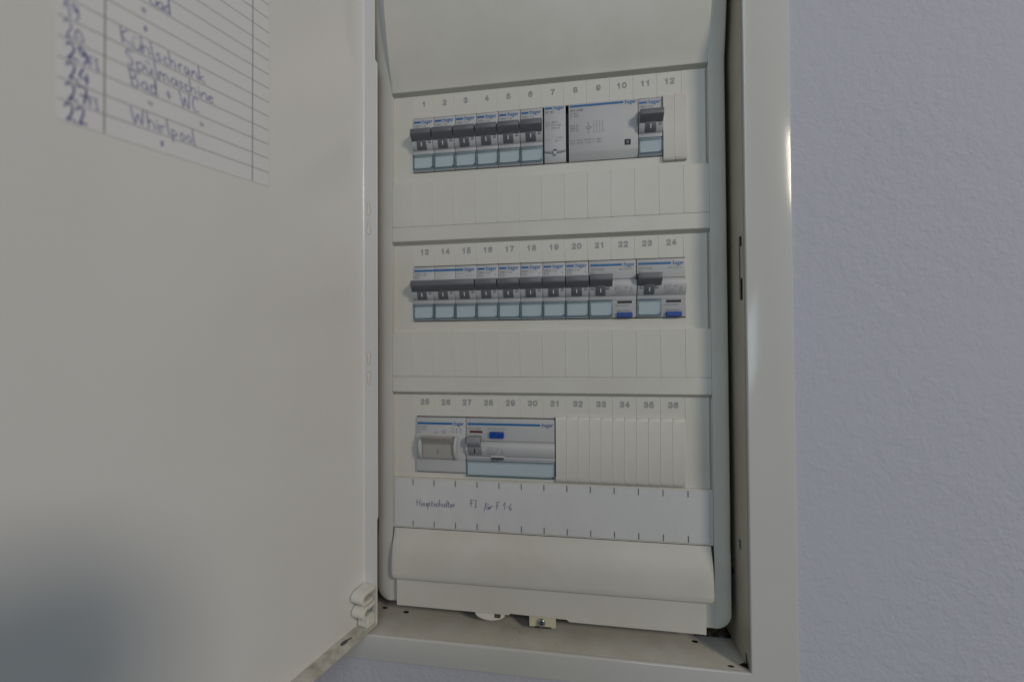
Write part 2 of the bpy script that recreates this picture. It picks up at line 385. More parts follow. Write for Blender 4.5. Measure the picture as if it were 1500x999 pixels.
# side rails: rounded lower ends, swelling forward at top and bottom
for side in (0, 1):
    xo, xi = ((-31.3, XL - 0.05), (246.0, XR + 0.05))[side]
    s_ = 1 if side == 0 else -1
    m_ = MB(); zs = [-288.5, -288.1, -287, -285.5, -283.5, -281.5, -279, -276, -272, -262, -250, -243, -236, -229, -200, -100, 0, 100, 136] + [136 + 95 * k / 14 for k in range(1, 15)] + [250]
    rows = []
    for z in zs:
        dz = z + 288.5; rr = 10.5
        ins = rr - math.sqrt(max(rr * rr - (rr - dz) ** 2, 0)) if dz < rr else 0
        ins = min(ins, 10.4)
        flare = 2.4 * min(max((-229 - z) / 25, 0), 1) * -1 + 0.0
        x_out = xo + s_ * ins + (0.0 if z > -229 else s_ * 0.2)
        yf = OUT + bulge(z) * (0.55 if z > 0 else 0.25)
        rows.append([(x_out, yf + 5, z), (x_out, yf + 0.9, z), (x_out + s_ * 0.9, yf, z), (xi, yf, z), (xi, yf + 8.0, z)])
    vs_ = [p for r_ in rows for p in r_]; fs_ = []
    for a in range(len(rows) - 1):
        for c in range(4): fs_.append((a * 5 + c, a * 5 + c + 1, a * 5 + 5 + c + 1, a * 5 + 5 + c))
    m_.add(vs_, fs_); vpart('side_rail', m_, smooth=True, angle=60)
XM0, XM1 = XL, XR
# upper hood (curves forward towards the top)
def hood(zs, f, x0=XM0, x1=XM1, back=2.0):
    pr = [(f(z), z) for z in zs]
    return pr + [(pr[-1][0] + back, zs[-1]), (back + max(pr[0][0], OUT), zs[0])]
zs = [134.3 + 96 * k / 20 for k in range(21)] + [250]
def segmented(prof_open, x0, x1, nseg=1):
    m_ = MB(); n = len(prof_open); vs_ = []
    for x in (x0, x1): vs_ += [(x, y, z) for y, z in prof_open]
    m_.add(vs_, [(i, i + 1, n + i + 1, n + i) for i in range(n - 1)]); return m_
vpart('upper_hood', MB().prism_x([(OUT + bulge(z), z) for z in zs] + [(6, 250), (6, 134.3)], XM0, XM1), bevel=0.5, smooth=True, angle=18)
DIG = {
 '0': [[(.5, 1), (.2, .92), (.04, .66), (.04, .34), (.2, .08), (.5, 0), (.8, .08), (.96, .34), (.96, .66), (.8, .92), (.5, 1)]],
 '1': [[(.18, .74), (.42, .82), (.56, 1), (.56, 0)]],
 '2': [[(.06, .72), (.16, .92), (.48, 1), (.82, .92), (.9, .7), (.74, .48), (.3, .22), (.04, 0), (.94, 0)]],
 '3': [[(.06, .78), (.2, .95), (.5, 1), (.82, .92), (.88, .74), (.74, .57), (.46, .53), (.78, .47), (.95, .28), (.82, .06), (.48, 0), (.16, .07), (.04, .25)]],
 '4': [[(.98, .26), (.03, .26), (.68, 1), (.68, 0)]],
 '5': [[(.86, 1), (.2, 1), (.1, .52), (.48, .64), (.84, .55), (.95, .32), (.82, .08), (.46, 0), (.16, .06), (.04, .22)]],
 '6': [[(.9, .78), (.74, .96), (.5, 1), (.2, .9), (.05, .6), (.05, .32), (.2, .07), (.52, 0), (.84, .08), (.95, .32), (.82, .55), (.52, .63), (.2, .54), (.06, .36)]],
 '7': [[(.04, 1), (.94, 1), (.6, .55), (.36, 0)]],
 '8': [[(.5, .54), (.2, .62), (.1, .78), (.22, .95), (.5, 1), (.78, .95), (.9, .78), (.8, .62), (.5, .54), (.16, .45), (.04, .26), (.18, .06), (.5, 0), (.82, .06), (.96, .26), (.84, .45), (.5, .54)]],
 '9': [[(.1, .22), (.26, .04), (.5, 0), (.8, .1), (.95, .4), (.95, .68), (.8, .93), (.48, 1), (.16, .92), (.05, .68), (.18, .45), (.48, .37), (.8, .46), (.94, .64)]],
}
def numeral_mesh(num, wd, dy):
    if (num, wd) in TILE: return TILE[(num, wd)]
    m_ = MB(); dw, dh, gap = 2.75, 3.75, 1.3; tot = len(num) * dw + (len(num) - 1) * gap
    for q, ch in enumerate(num):
        x0_ = -tot / 2 + q * (dw + gap)
        for st_ in DIG[ch]:
            P_ = [Vector((x0_ + a * dw, 0.6 + c * dh)) for a, c in st_]
            for k_ in range(len(P_) - 1):                     # each stroke piece with rounded ends, laid a hair above the last
                a, b_ = P_[k_], P_[k_ + 1]; d_ = (b_ - a).normalized(); an = math.atan2(d_.y, d_.x); pl = []
                for e in range(7): f_ = an + math.pi / 2 + math.pi * e / 6; pl.append((a.x + wd / 2 * math.cos(f_), a.y + wd / 2 * math.sin(f_)))
                for e in range(7): f_ = an - math.pi / 2 + math.pi * e / 6; pl.append((b_.x + wd / 2 * math.cos(f_), b_.y + wd / 2 * math.sin(f_)))
                m_.add([(x, -0.001 * k_, z) for x, z in pl], [tuple(range(len(pl)))])
    TILE[(num, wd)] = m_.mesh('numeral'); return TILE[(num, wd)]
def row_recess(r):
    z = ROWZ[r]; zt = z + (7.4, 6.2, 6.3)[r - 1]; zb = z - (66.6, 66.6, 62.2)[r - 1]
    st, sb = z - 11.7, z - 58.2                 # slot
    # sloping ledge above the row
    up_z = (134.25, 8.7, -116.5)[r - 1]
    vpart('ledge', MB().prism_x([(OUT, up_z), (0.6, zt - 0.2), (0.6, up_z)], XL, XR))
    sx0, sx1 = (-0.3, 217.0) if r != 3 else (1.7, 214.2)
    f = MB()
    f.box(XL, 0.02, 0, 1.6, st, zt); f.box(216.0 - 0.02, XR, 0, 1.6, st, zt); f.box(XL, sx0, 0, 1.6, sb, st); f.box(sx1, XR, 0, 1.6, sb, st); f.box(XL, XR, 0, 1.6, zb, sb)
    vpart('recess_floor', f)
    vpart('groove_floor', MB().box(0.03, 215.97, 0.22, 1.5, st + 0.05, zt - 0.05), 'tile')
    vpart('recess_edge', MB().box(XL - 0.02, XL + 0.6, OUT + 0.3, 0, zb, zt), bevel=0.25)
    vpart('recess_edge', MB().box(XR - 0.6, XR + 0.02, OUT + 0.3, 0, zb, zt), bevel=0.25)
    tm = TILE.get('n%d' % r)
    if not tm:
        tm = MB().box(0.16, PITCH - 0.16, 0, 1.6, st - z, zt - z).mesh('number_tile', 0.22); TILE['n%d' % r] = tm
    for k in range(12):
        x = k * PITCH
        t = obj('number_tile', tm, 'tile', cov, (x + vo[0], vo[1], z + vo[2]))
        num = str(k + 1 + 12 * (r - 1))
        t_ = numeral_mesh(num, 1.06, 0.0); obj('numeral', t_, 'numeral', t, (PITCH / 2, -0.03, -2.35))
        t_ = numeral_mesh(num, 0.36, -0.006); obj('numeral_face', t_, 'numeral_face', t, (PITCH / 2, -0.06, -2.35))
for r in (1, 2, 3):
    row_recess(r)
    z = ROWZ[r]; zt = z + (7.2, 6.0, 6.1)[r - 1]
    rd = MB().box(-0.24, 0.24, -0.26, 0.15, 0, zt - z + 11.5).mesh('ridge', 0.1)
    for k in range(13): obj('ridge', rd, 'ridge', cov, (k * PITCH + vo[0], vo[1], z - 11.5 + vo[2]))
# label strips under rows 1 and 2: fourteen grooved tiles over a plain band
rs = MB().box(-0.24, 0.24, OUT - 0.26, OUT + 0.2, 0.2, 36.8).mesh('ridge', 0.1)
lt = MB().box(0.14, PITCH - 0.14, OUT, 1.5, 0, 37.0).mesh('label_tile', 0.25)
for z0, zb in ((21.0, 8.75), (-103.6, -116.4)):
    for k in range(14):
        obj('label_tile', lt, 'tile', cov, (-18 + 18 * k + vo[0], vo[1], z0 + vo[2]))
    for k in range(13): obj('ridge', rs, 'ridge', cov, (18 * k + vo[0], vo[1], z0 + vo[2]))
    vpart('strip_backing', MB().box(XL, XR, OUT + 0.25, 1.4, z0, z0 + 36.8))
    vpart('strip_band', MB().box(XL, XR, OUT - 0.15, 1.5, zb, z0 - 0.15), bevel=0.35)
# lower label holder and hood
vpart('label_holder', MB().box(XL, XR, OUT + 0.4, 1.5, -228.6, -187.3), bevel=0.3)
lz = [-228.7, -232, -236, -240, -244, -248, -253, -258, -263, -266.5, -268.0, -268.3]
ly = [-3.6, -4.5, -5.9, -7.3, -8.4, -9.2, -9.75, -10.0, -10.0, -9.8, -9.2, -8.4]
m_ = MB(); xs = [-16.6, -16.0, -14.8, -12, 40, 107, 175, 227.5, 230.3, 231.5, 232.1]; rows = []
for i, x in enumerate(xs):
    e = min(x - xs[0], xs[-1] - x)
    drop = 0 if e > 4 else 1.2 * (1 - math.sqrt(max(0, 1 - ((4 - e) / 4) ** 2)))
    rows += [(x, y + drop * 0.45, z + (drop * 1.4 if j > 8 else 0)) for j, (y, z) in enumerate(zip(ly, lz))] + [(x, -2.0, lz[-1] + 1.2)]
nn = len(lz) + 1
m_.add(rows, [(a * nn + c, a * nn + c + 1, (a + 1) * nn + c + 1, (a + 1) * nn + c) for a in range(len(xs) - 1) for c in range(nn - 1)])
e0 = [(xs[0], y + 1.0, z) for y, z in zip(ly, lz)]
for xe, off in ((xs[0], 0), (xs[-1], (len(xs) - 1) * nn)):
    b0 = len(m_.v); m_.v += [(xe, 1.0, z) for z in lz]
    m_.f += [(off + j, off + j + 1, b0 + j + 1, b0 + j) for j in range(len(lz) - 1)]
vpart('lower_hood', m_, smooth=True, angle=50)
vpart('flap', MB().prism_y([(-12.6, -266.5), (-12.6, -289.0), (-12.2, -289.4), (80, -289.8), (81, -288.6), (125, -289.4), (127, -291.0), (226.2, -291.4), (226.6, -291.0), (226.6, -266.5)], -8.3, -7.1), bevel=0.35)
vpart('base_plate', MB().box(XL + 0.02, XR - 0.02, -4.25, 0, -288.4, -262))

# ------------------------------------------------------------------ devices
DEVZ = {1: 125 - 57.6, 2: -57.6, 3: -125 - 57.6}
BULGE = [(-4.6, 34.2), (-5.5, 31.5), (-6.0, 28.0), (-5.9, 25.0), (-5.3, 21.8), (-4.2, 19.2), (-2.6, 17.3)]
def bprof(front=-1.3):
    return [(30, 45), (front + 0.2, 45), (front, 44.8), (front, 35.0)] + BULGE + [(front - 0.7, 17.0), (front - 0.7, 14.2), (front, 14.0), (front, 1.0), (front + 0.4, 0.2), (30, 0.2)]
ME = {}
def cached(key, fn):
    if key not in ME: ME[key] = fn()
    return ME[key]
def body_mesh(wd): return cached(('body', wd), lambda: MB().prism_x(bprof(), 0, wd).mesh('body', 0.18, smooth=True, angle=28))
TOG = [(-1.4, 33.6), (-9.3, 32.7), (-10.0, 32.0), (-10.2, 28.4), (-9.9, 27.9), (-5.6, 23.6), (-4.8, 23.4), (-1.4, 23.6)]
def toggle_mesh(wd): return cached(('tog', wd), lambda: MB().prism_x(TOG, 0, wd).mesh('toggle', 0.35))
def handle_mesh(wd):
    return cached(('han', wd), lambda: MB().prism_x([(-1, 26.5), (-6.35, 26.5), (-6.2, 24.5), (-5.6, 21.6), (-4.6, 19.2), (-3.2, 17.6), (-1, 17.6)], 0, wd).mesh('handle', 0.12, smooth=True, angle=28))
def cover_mesh(wd, h=12.3):
    return cached(('lc', wd, h), lambda: MB().box(0, wd, -3.3, -2.7, 0.5, h - 0.5).mesh('label_cover'))
def rim_mesh(wd, h=12.3):
    def f():
        m_ = MB(); m_.box(0, wd, -3.5, -1.35, 0, 0.75).box(0, 0.7, -3.5, -1.35, 0.75, h).box(wd - 0.7, wd, -3.5, -1.35, 0.75, h).box(0.7, wd - 0.7, -3.5, -1.9, h - 0.5, h)
        m_.box(wd - 1.9, wd - 0.7, -3.45, -1.5, 0.75, 2.0)
        return m_.mesh('rim', 0.12)
    return cached(('rim', wd, h), f)
def inlay_mesh(wd, h=12.3): return cached(('inl', wd, h), lambda: MB().box(0.9, wd - 0.9, -1.9, -1.36, 1.1, h - 2.6).mesh('label_inlay', 0.1))
def label_window(root, x, z, wd, h=12.3):
    lc = obj('label_cover', cover_mesh(wd, h), 'clear_blue', root, (x, 0, z))
    obj('rim', rim_mesh(wd, h), 'rim_blue', lc); obj('label_inlay', inlay_mesh(wd, h), 'inlay', lc)
def bar(root, x0, x1, z, hgt=1.35, y=-1.36):
    obj('brand_stripe', cached(('bar', round(x1 - x0, 2), hgt), lambda: MB().box(0, x1 - x0, -0.06, 0.02, 0, hgt).mesh('brand_stripe')), 'blue', root, (x0, y, z))
def brand(root, x0, x1, z, y=-1.36, h=3.1):
    me = text(':hager', 1.0, bold=0.016)
    xs_ = [v.co.x for v in me.vertices]; zs_ = [v.co.z for v in me.vertices]
    def make():
        m2 = me.copy(); w0 = max(xs_) - min(xs_); h0 = max(zs_) - 0.0
        for v in m2.vertices: v.co = ((v.co.x - min(xs_)) / w0 * (x1 - x0) * U, v.co.y, v.co.z / h0 * h * U)
        return m2
    obj('brand_lettering', cached(('brand', round(x1 - x0, 2), h), make), 'blue', root, (x0, y, z))
def handle(root, x, wd=8.2, mark=True):
    h_ = obj('handle', handle_mesh(wd), 'toggle', root, (x, 0, 0))
    if mark: obj('on_mark', cached('onm', lambda: MB().prism_x([(-6.1, 22.6), (-5.65, 21.3), (-5.0, 19.7), (-4.6, 19.8), (-5.3, 22.6)], -0.36, 0.36).mesh('on_mark')), 'mark', h_, (wd / 2, -0.12, 0))
    return h_
def indicator(root, x, z=21.9):
    obj('indicator_window', cached('ind', lambda: MB().box(0, 2.3, -5.95, -5.0, 0, 1.7).mesh('indicator_window', 0.1)), 'toggle_grey', root, (x, 0, z))
NAMES = {1: 'top', 2: 'middle', 3: 'bottom'}

def breaker(x, row, poles, label, lines):
    t = thing('circuit_breaker', label, 'breaker', (x, 0, DEVZ[row]), 'grey circuit breakers clipped in the rows')
    wd = PITCH * poles - 0.3; pw = PITCH - 0.3
    for p in range(poles):
        px = p * PITCH
        obj('body', body_mesh(pw), 'device', t, (px, 0, 0))
        handle(t, px + 4.3); indicator(t, px + 14.4)
        label_window(t, px + 0.1, 1.4, pw - 0.2)
    obj('toggle', toggle_mesh(wd - 0.35), 'toggle', t, (0.1, 0, 0))
    bar(t, 0.5, wd - 11.3, 41.1, 1.5); brand(t, wd - 10.7, wd - 1.2, 40.7)
    for k, s in enumerate(lines):
        write('type_lettering', s, 2.6, 'print_faint', t, 0.8, -1.36, 37.7 - 2.4 * k)
    if row == 2:
        for p in range(poles): write('class_mark', '3K', 1.5, 'print_faint', t, wd - 3.2 - 2.6 * p, -1.36, 36.3)
    return t
words = {1: 'leftmost single breaker of the top row, dark grey lever up', 2: 'second single breaker from the left in the top row',
         3: 'third single breaker from the left in the top row', 4: 'fourth single breaker from the left in the top row',
         5: 'fifth single breaker from the left in the top row', 6: 'top-row single breaker touching the narrow grey relay'}
for k in range(6): breaker(0.2 + k * 18.18, 1, 1, words[k + 1], ['MBN 116'])
breaker(183.3, 1, 1, 'single breaker under numeral 11, right of the wide grey contactor', ['MBN 116'])
breaker(0.2, 2, 3, 'three-pole breaker with one long dark lever under numerals 13 to 15', ['MBN 332', 'B32'])
mids = ('middle-row single breaker touching the long three-pole lever', 'second single breaker right of the long three-pole lever',
        'single breaker halfway along the five alike in the middle row', 'single breaker two left of the first blue test button',
        'last single breaker of the middle row, touching the two-module breaker')
for k in range(5): breaker(54.2 + k * 18.02, 2, 1, mids[k], ['MBN 116', 'B16'])

def schematic(root, ox, oz, s, y, material='print_faint'):
    m_ = MB()
    for k in range(3):
        m_.ribbon([(k * 1.6, 6.4), (k * 1.6, 4.8), (k * 1.6 - 0.8, 3.4)], 0.22); m_.ribbon([(k * 1.6, 3.0), (k * 1.6, 0.4)], 0.22)
    m_.ribbon([(-1.2, 1.4), (-1.2, 5.4), (-0.5, 5.4)], 0.2); m_.ribbon([(-1.2, 0.4), (4.6, 0.4), (6.8, 0.4), (6.8, 2.4), (4.6, 2.4), (4.6, 0.4)], 0.22)
    ci = [(7.4 + 0.9 * math.cos(a), 4.6 + 0.9 * math.sin(a)) for a in [k * math.pi / 6 for k in range(13)]]
    m_.ribbon(ci, 0.2); m_.ribbon([(5.0, 4.6), (6.4, 4.6)], 0.2); m_.ribbon([(10.2, 2.6), (11.0, 4.8), (11.8, 2.6)], 0.22); m_.ribbon([(10.5, 3.3), (11.5, 3.3)], 0.2)
    m_.ribbon([(9.6, 0.2), (9.6, 1.8), (12.4, 1.8), (12.4, 0.2), (9.6, 0.2)], 0.2)
    m_.v = [(a * s, b_, c * s) for a, b_, c in m_.v]
    obj('circuit_symbol', m_.mesh('circuit_symbol'), material, root, (ox, y, oz))
def curve_print(root, mb_shift):
    pass

def rcbo(x, label):
    t = thing('circuit_breaker', label, 'breaker', (x, 0, DEVZ[2]), 'grey circuit breakers clipped in the rows')
    wd = 35.7
    prof = [(30, 45), (-1.5, 45), (-1.7, 44.8), (-1.7, 30.8), (-0.6, 30.4), (-3.2, 29.9), (-4.6, 28.6), (-5.2, 26.5), (-5.2, 24), (-4.7, 21.5), (-3.8, 19.0), (-2.4, 17.2),
            (-1.9, 17.0), (-1.9, 14.2), (-1.5, 13.9), (-1.3, 1.0), (-0.9, 0.2), (30, 0.2)]
    obj('body', cached('rcbo', lambda: MB().prism_x(prof, 0, wd).mesh('body', 0.18, smooth=True, angle=28)), 'device', t)
    obj('toggle', toggle_mesh(17.3), 'toggle', t, (0.1, 0, 0.6)); handle(t, 4.9, 7.4)
    indicator(t, 1.8, 22.3); indicator(t, 13.2, 22.3)
    label_window(t, 0.2, 1.2, 17.4, 13.0)
    bar(t, 1.0, wd - 10.4, 40.7, 1.6, -1.76); brand(t, wd - 9.8, wd - 0.7, 40.2, -1.76)
    write('type_lettering', 'ADS 916D', 2.4, 'print_faint', t, 1.0, -1.76, 37.3); write('type_lettering', 'B16', 2.2, 'print_faint', t, 1.0, -1.76, 34.8)
    write('rating_lettering', 'I\u0394n 0,03 A', 2.3, 'print_faint', t, 23.0, -1.76, 37.4)
    schematic(t, 20.8, 18.8, 0.98, -5.35)
    obj('indicator_slot', cached('rslot', lambda: MB().box(0, 11.0, -1.62, -1.0, 0, 1.8).mesh('indicator_slot')), 'black', t, (21.4, 0, 11.4))
    write('small_lettering', 'Fehlerstromanzeige', 1.35, 'print_faint', t, 19.6, -1.56, 9.3)
    write('small_lettering', 'halbjährlich bedienen', 1.3, 'print_faint', t, 20.4, -1.56, 5.2)
    bt = obj('test_button', cached('tb', lambda: MB().box(0, 11.4, -3.4, -1.0, 0, 3.7).mesh('test_button', 0.35)), 'button', t, (21.2, 0, 0.6))
    write('button_letter', 'T', 2.6, 'print', bt, 4.9, -3.46, 0.9)
    return t
rcbo(144.5, 'two-module breaker with blue test button under numerals 21 and 22')
rcbo(180.9, 'two-module breaker with blue test button at the right end, under numerals 23 and 24')

# narrow relay under numeral 7
t = thing('relay', 'narrow pale grey relay module under numeral 7 with no lever', 'relay', (110.2, 0, DEVZ[1]))
pr = [(30, 45.6), (-1.6, 45.6), (-1.8, 45.4), (-1.9, 9.3), (-0.9, 8.0), (-1.7, 6.7), (-1.6, 5.6), (-0.6, 0.2), (30, 0.2)]
obj('body', MB().prism_x(pr, 0, 17.0).mesh('body', 0.2, smooth=True, angle=28), 'device_light', t)
bar(t, 0.5, 6.2, 42.9, 1.5, -1.9); brand(t, 6.7, 16.2, 42.4, -1.9, 3.0)
write('type_lettering', 'ED 183', 2.2, 'print', t, 0.8, -1.92, 39.8)
for k, s in enumerate(('400 V~', 'I=0,7-20A', 'IN=5,7A')): write('rating_lettering', s, 1.95, 'print_faint', t, 5.6, -1.93, 31.4 - 2.3 * k)
for k, s in enumerate(('1 A AC1', '250 V~')): write('rating_lettering', s, 1.95, 'print_faint', t, 8.2, -1.93, 18.9 - 2.3 * k)
m_ = MB(); m_.ribbon([(1, 29.5), (1, 32), (3, 32), (3, 29.5), (1, 29.5)], 0.2).ribbon([(2, 32), (2, 33.4)], 0.2).ribbon([(2, 29.5), (2, 28)], 0.2).ribbon([(3, 29.9), (4.6, 29.9), (4.6, 31.6), (3, 31.6)], 0.2)
m_.ribbon([(0.9, 19.5), (0.9, 18.4), (2.2, 18.0), (4.2, 17.2), (4.4, 19.2)], 0.22)
obj('circuit_symbol', m_.mesh('circuit_symbol'), 'print_faint', t, (0, -1.93, 0))
n = 15; a_ = [(0.6 + 15.8 * k / (n - 1), 8.8 - 1.7 * math.sin(math.pi * k / (n - 1))) for k in range(n)]
obj('scoop', MB().prism_y(a_ + [(16.4, 9.2), (0.6, 9.2)], -2.0, -1.0).mesh('scoop'), 'toggle_grey', t)
obj('selector', MB().box(7.3, 9.5, -3.0, -1.0, 5.8, 9.0).mesh('selector', 0.25), 'device_light', t)
obj('selector_slot', MB().box(7.2, 9.7, -2.6, -1.2, 9.1, 10.1).mesh('selector_slot'), 'black', t)

# wide contactor under numerals 8 to 10
t = thing('contactor', 'wide flat pale grey contactor with wiring diagram under numerals 8 to 10', 'contactor', (129.6, 0, DEVZ[1]))
pr = [(30, 45.6), (-1.6, 45.6), (-1.9, 45.3), (-2.1, 6.8), (-1.9, 6.2), (-0.2, 0.2), (30, 0.2)]
obj('body', MB().prism_x(pr, 0, 53.2).mesh('body', 0.25, smooth=True, angle=25), 'device_light', t)
bar(t, 0.8, 42.3, 42.6, 1.6, -2.0); brand(t, 42.9, 52.2, 42.0, -2.0)
write('type_lettering', 'ESN 440B', 2.5, 'print_faint', t, 1.0, -2.06, 39.2)
for k, s in enumerate(('In : 40 A', 'Ui : 440 V')): write('rating_lettering', s, 1.8, 'print_faint', t, 1.0, -2.06, 36.9 - 2.1 * k)
for k, s in enumerate(('230 V AC', '50/60 Hz', '220 V DC')): write('rating_lettering', s, 1.7, 'print', t, 1.0, -2.08, 27.2 - 2.0 * k)
for k, s in enumerate(('AC-1 / AC-7a : 26 kW / 3 ~ 400 V', 'AC-3 / AC-7b : 11 kW / 3 ~ 400 V')): write('rating_lettering', s, 1.75, 'print', t, 1.0, -2.12, 15.4 - 2.2 * k)
m_ = MB(); ci = [(15.5 + 2.0 * math.cos(k * math.pi / 8), 25.6 + 1.2 * math.sin(k * math.pi / 8)) for k in range(17)]
m_.ribbon(ci, 0.25).ribbon([(15.5, 26.8), (15.5, 28.4)], 0.25).ribbon([(15.5, 24.4), (15.5, 22.9)], 0.25).ribbon([(14.6, 24.9), (16.4, 26.4)], 0.2)
for k in range(4):
    x = 19.6 + 2.3 * k; m_.ribbon([(x, 29.2), (x, 27.6), (x - 1.0, 25.6)], 0.25).ribbon([(x, 25.0), (x, 22.9)], 0.25)
obj('circuit_symbol', m_.mesh('circuit_symbol'), 'print', t, (0, -2.1, 0))
write('terminal_lettering', 'A1', 1.6, 'print', t, 14.4, -2.08, 28.8); write('terminal_lettering', 'A2', 1.6, 'print', t, 14.4, -2.1, 21.3)
for k in range(4):
    write('terminal_lettering', str(2 * k + 1), 1.6, 'print', t, 19.1 + 2.3 * k, -2.08, 29.7); write('terminal_lettering', str(2 * k + 2), 1.6, 'print', t, 19.1 + 2.3 * k, -2.1, 21.3)
obj('flag_window', MB().box(43.0, 47.6, -2.35, -1.6, 9.6, 14.0).mesh('flag_window', 0.2), 'black', t)
obj('flag', MB().box(44.3, 46.3, -2.45, -2.2, 10.6, 12.9).mesh('flag', 0.2), 'toggle', t)

# main switch under numerals 25 to 27
t = thing('main_switch', 'pale grey main switch with wide beige rocker under numerals 25 to 27', 'switch', (2.2, 0, DEVZ[3]))
WS = 42.0
pr = [(30, 45), (-1.2, 45), (-1.6, 44.6), (-1.8, 31), (-2.6, 30.4), (-2.6, 11.4), (-2.2, 10.9), (-2.4, 1.4), (-1.8, 0.4), (30, 0.4)]
obj('body', MB().prism_x(pr, 0, WS).mesh('body', 0.3, smooth=True, angle=27), 'device', t)
bar(t, 0.8, 31.0, 39.5, 1.6, -1.78); brand(t, 31.5, 40.6, 39.0, -1.78)
for k, s in enumerate(('SH 363N', '63A  400V~', '22004 I')): write('type_lettering', s, (2.2, 1.7, 1.4)[k], 'print_faint', t, 0.8, -1.82, 36.7 - 2.0 * k)
m_ = MB()
m_.ribbon([(15, 32.2), (19, 32.2)], 0.3).ribbon([(15.6, 33.2), (17, 33.2)], 0.4).ribbon([(17.5, 33.2), (18.5, 33.2)], 0.4)
m_.ribbon([(21.6, 32.2), (25.8, 32.2), (25.6, 33.4), (23.7, 35.6), (21.8, 33.4), (21.6, 32.2)], 0.3).ribbon([(23.0, 32.3), (23.7, 34.2), (24.4, 32.3)], 0.4)
for k in range(3): m_.ribbon([(30.6 + 3.3 * k, 36.6), (31.8 + 3.3 * k, 35.2)], 0.25).ribbon([(31.8 + 3.3 * k, 36.6), (30.6 + 3.3 * k, 35.2)], 0.25).ribbon([(30.4 + 3.3 * k, 34.4), (31.6 + 3.3 * k, 32.2)], 0.25)
m_.ribbon([(28.4, 34), (30, 34)], 0.25).ribbon([(31, 34), (38.5, 34)], 0.18)
obj('circuit_symbol', m_.mesh('circuit_symbol'), 'print_faint', t, (0, -1.85, 0))
obj('well', MB().box(6.0, 33.6, -2.9, -2.3, 11.9, 30.2).mesh('well'), 'toggle', t)
rk = obj('rocker', MB().prism_x([(-2.6, 30.4), (-9.4, 31.4), (-10.2, 31.0), (-10.0, 30.0), (-5.4, 24.6), (-5.0, 23.8), (-5.0, 18.0), (-4.4, 12.2), (-2.6, 12.2)], 6.4, 32.6).mesh('rocker', 0.35), 'rocker', t)
obj('on_mark', MB().box(-0.25, 0.25, -5.55, -4.2, 16.5, 20.0).mesh('on_mark'), 'print_faint', rk, (19.5, 0.2, 0))
ck = cached('cheek', lambda: MB().prism_x([(-2.3, 30.8), (-5.2, 30.2), (-7.6, 27.6), (-8.4, 23.5), (-8.0, 18.5), (-6.6, 14.4), (-4.6, 11.8), (-2.3, 11.2)], 0, 2.4).mesh('cheek', 0.6, seg=3))
obj('cheek', ck, 'device_light', t, (3.7, 0, 0)); obj('cheek', ck, 'device_light', t, (33.3, 0, 0))

# residual-current device under numerals 27 to 31
t = thing('residual_current_breaker', 'wide grey residual-current breaker with long blue label window under numerals 27 to 31', 'breaker', (44.8, 0, DEVZ[3]))
WC = 71.8
pr = [(30, 45), (-1.4, 45), (-1.8, 44.6), (-1.8, 27.2), (-0.4, 26.8), (-3.0, 26.3), (-4.6, 25.0), (-5.2, 22.8), (-5.1, 20), (-4.3, 17.2), (-3.0, 15.0), (-2.2, 14.6), (-2.4, 13.4), (-2.2, 12.4), (-1.4, 12.2), (-1.2, -0.4), (30, -0.4)]
obj('body', MB().prism_x(pr, 0, WC).mesh('body', 0.18, smooth=True, angle=28), 'device', t)
bar(t, 1.0, 60.4, 39.7, 1.6, -1.8); brand(t, 60.9, 70.8, 39.2, -1.8)
write('type_lettering', 'CDA 440D', 2.4, 'print_faint', t, 0.9, -1.84, 36.0); write('rating_lettering', '40 A/I\u0394n 0,03 A', 2.4, 'print_faint', t, 17.4, -1.84, 36.1)
obj('indicator_flag', MB().box(2.8, 13.4, -2.05, -1.3, 33.4, 35.1).mesh('indicator_flag', 0.15), 'red', t)
bt = obj('test_button', MB().box(0, 11.6, -4.2, -1.3, 0, 4.9).mesh('test_button', 0.5), 'button', t, (19.6, 0, 29.8))
write('button_letter', 'T', 2.8, 'print', bt, 5.0, -4.26, 1.5)
tg = obj('toggle', MB().prism_x([(-1.2, 31.4), (-8.2, 31.2), (-9.0, 30.6), (-9.6, 27.4), (-9.0, 25.4), (-6.0, 22.6), (-1.2, 22.8)], 1.7, 12.6).mesh('toggle', 0.5), 'toggle_grey', t)
hd = obj('handle', MB().prism_x([(-1, 25.0), (-6.4, 24.0), (-6.0, 20.0), (-4.9, 17.2), (-3.4, 15.6), (-1, 15.6)], 2.4, 13.2).mesh('handle', 0.2, smooth=True, angle=28), 'toggle_grey', t)
obj('on_mark', MB().prism_x([(-6.3, 21.6), (-5.9, 19.6), (-5.0, 17.6), (-4.6, 17.6), (-5.4, 21.6)], 7.4, 8.2).mesh('on_mark'), 'black', hd, (0, -0.1, 0))
obj('pivot', MB().cyl_y(14.6, 20.2, 1.2, -5.9, -4.5, 14).mesh('pivot', 0.2), 'device_light', t)
obj('pivot', MB().cyl_y(0.9, 20.2, 0.8, -5.8, -4.5, 14).mesh('pivot', 0.2), 'device_light', t)
schematic(t, 19.6, 17.2, 0.95, -5.35)
obj('window_frame', MB().box(20.4, 31.6, -3.6, -1.6, 12.6, 15.6).mesh('window_frame', 0.3), 'device_light', t)
obj('indicator_slot', MB().box(20.9, 31.2, -3.75, -3.2, 12.9, 14.2).mesh('indicator_slot'), 'black', t)
write('small_lettering', 'halbjährlich', 1.3, 'print_faint', t, 20.2, -1.5, 10.7)
label_window(t, 0.2, -1.6, WC - 0.4, 13.0)

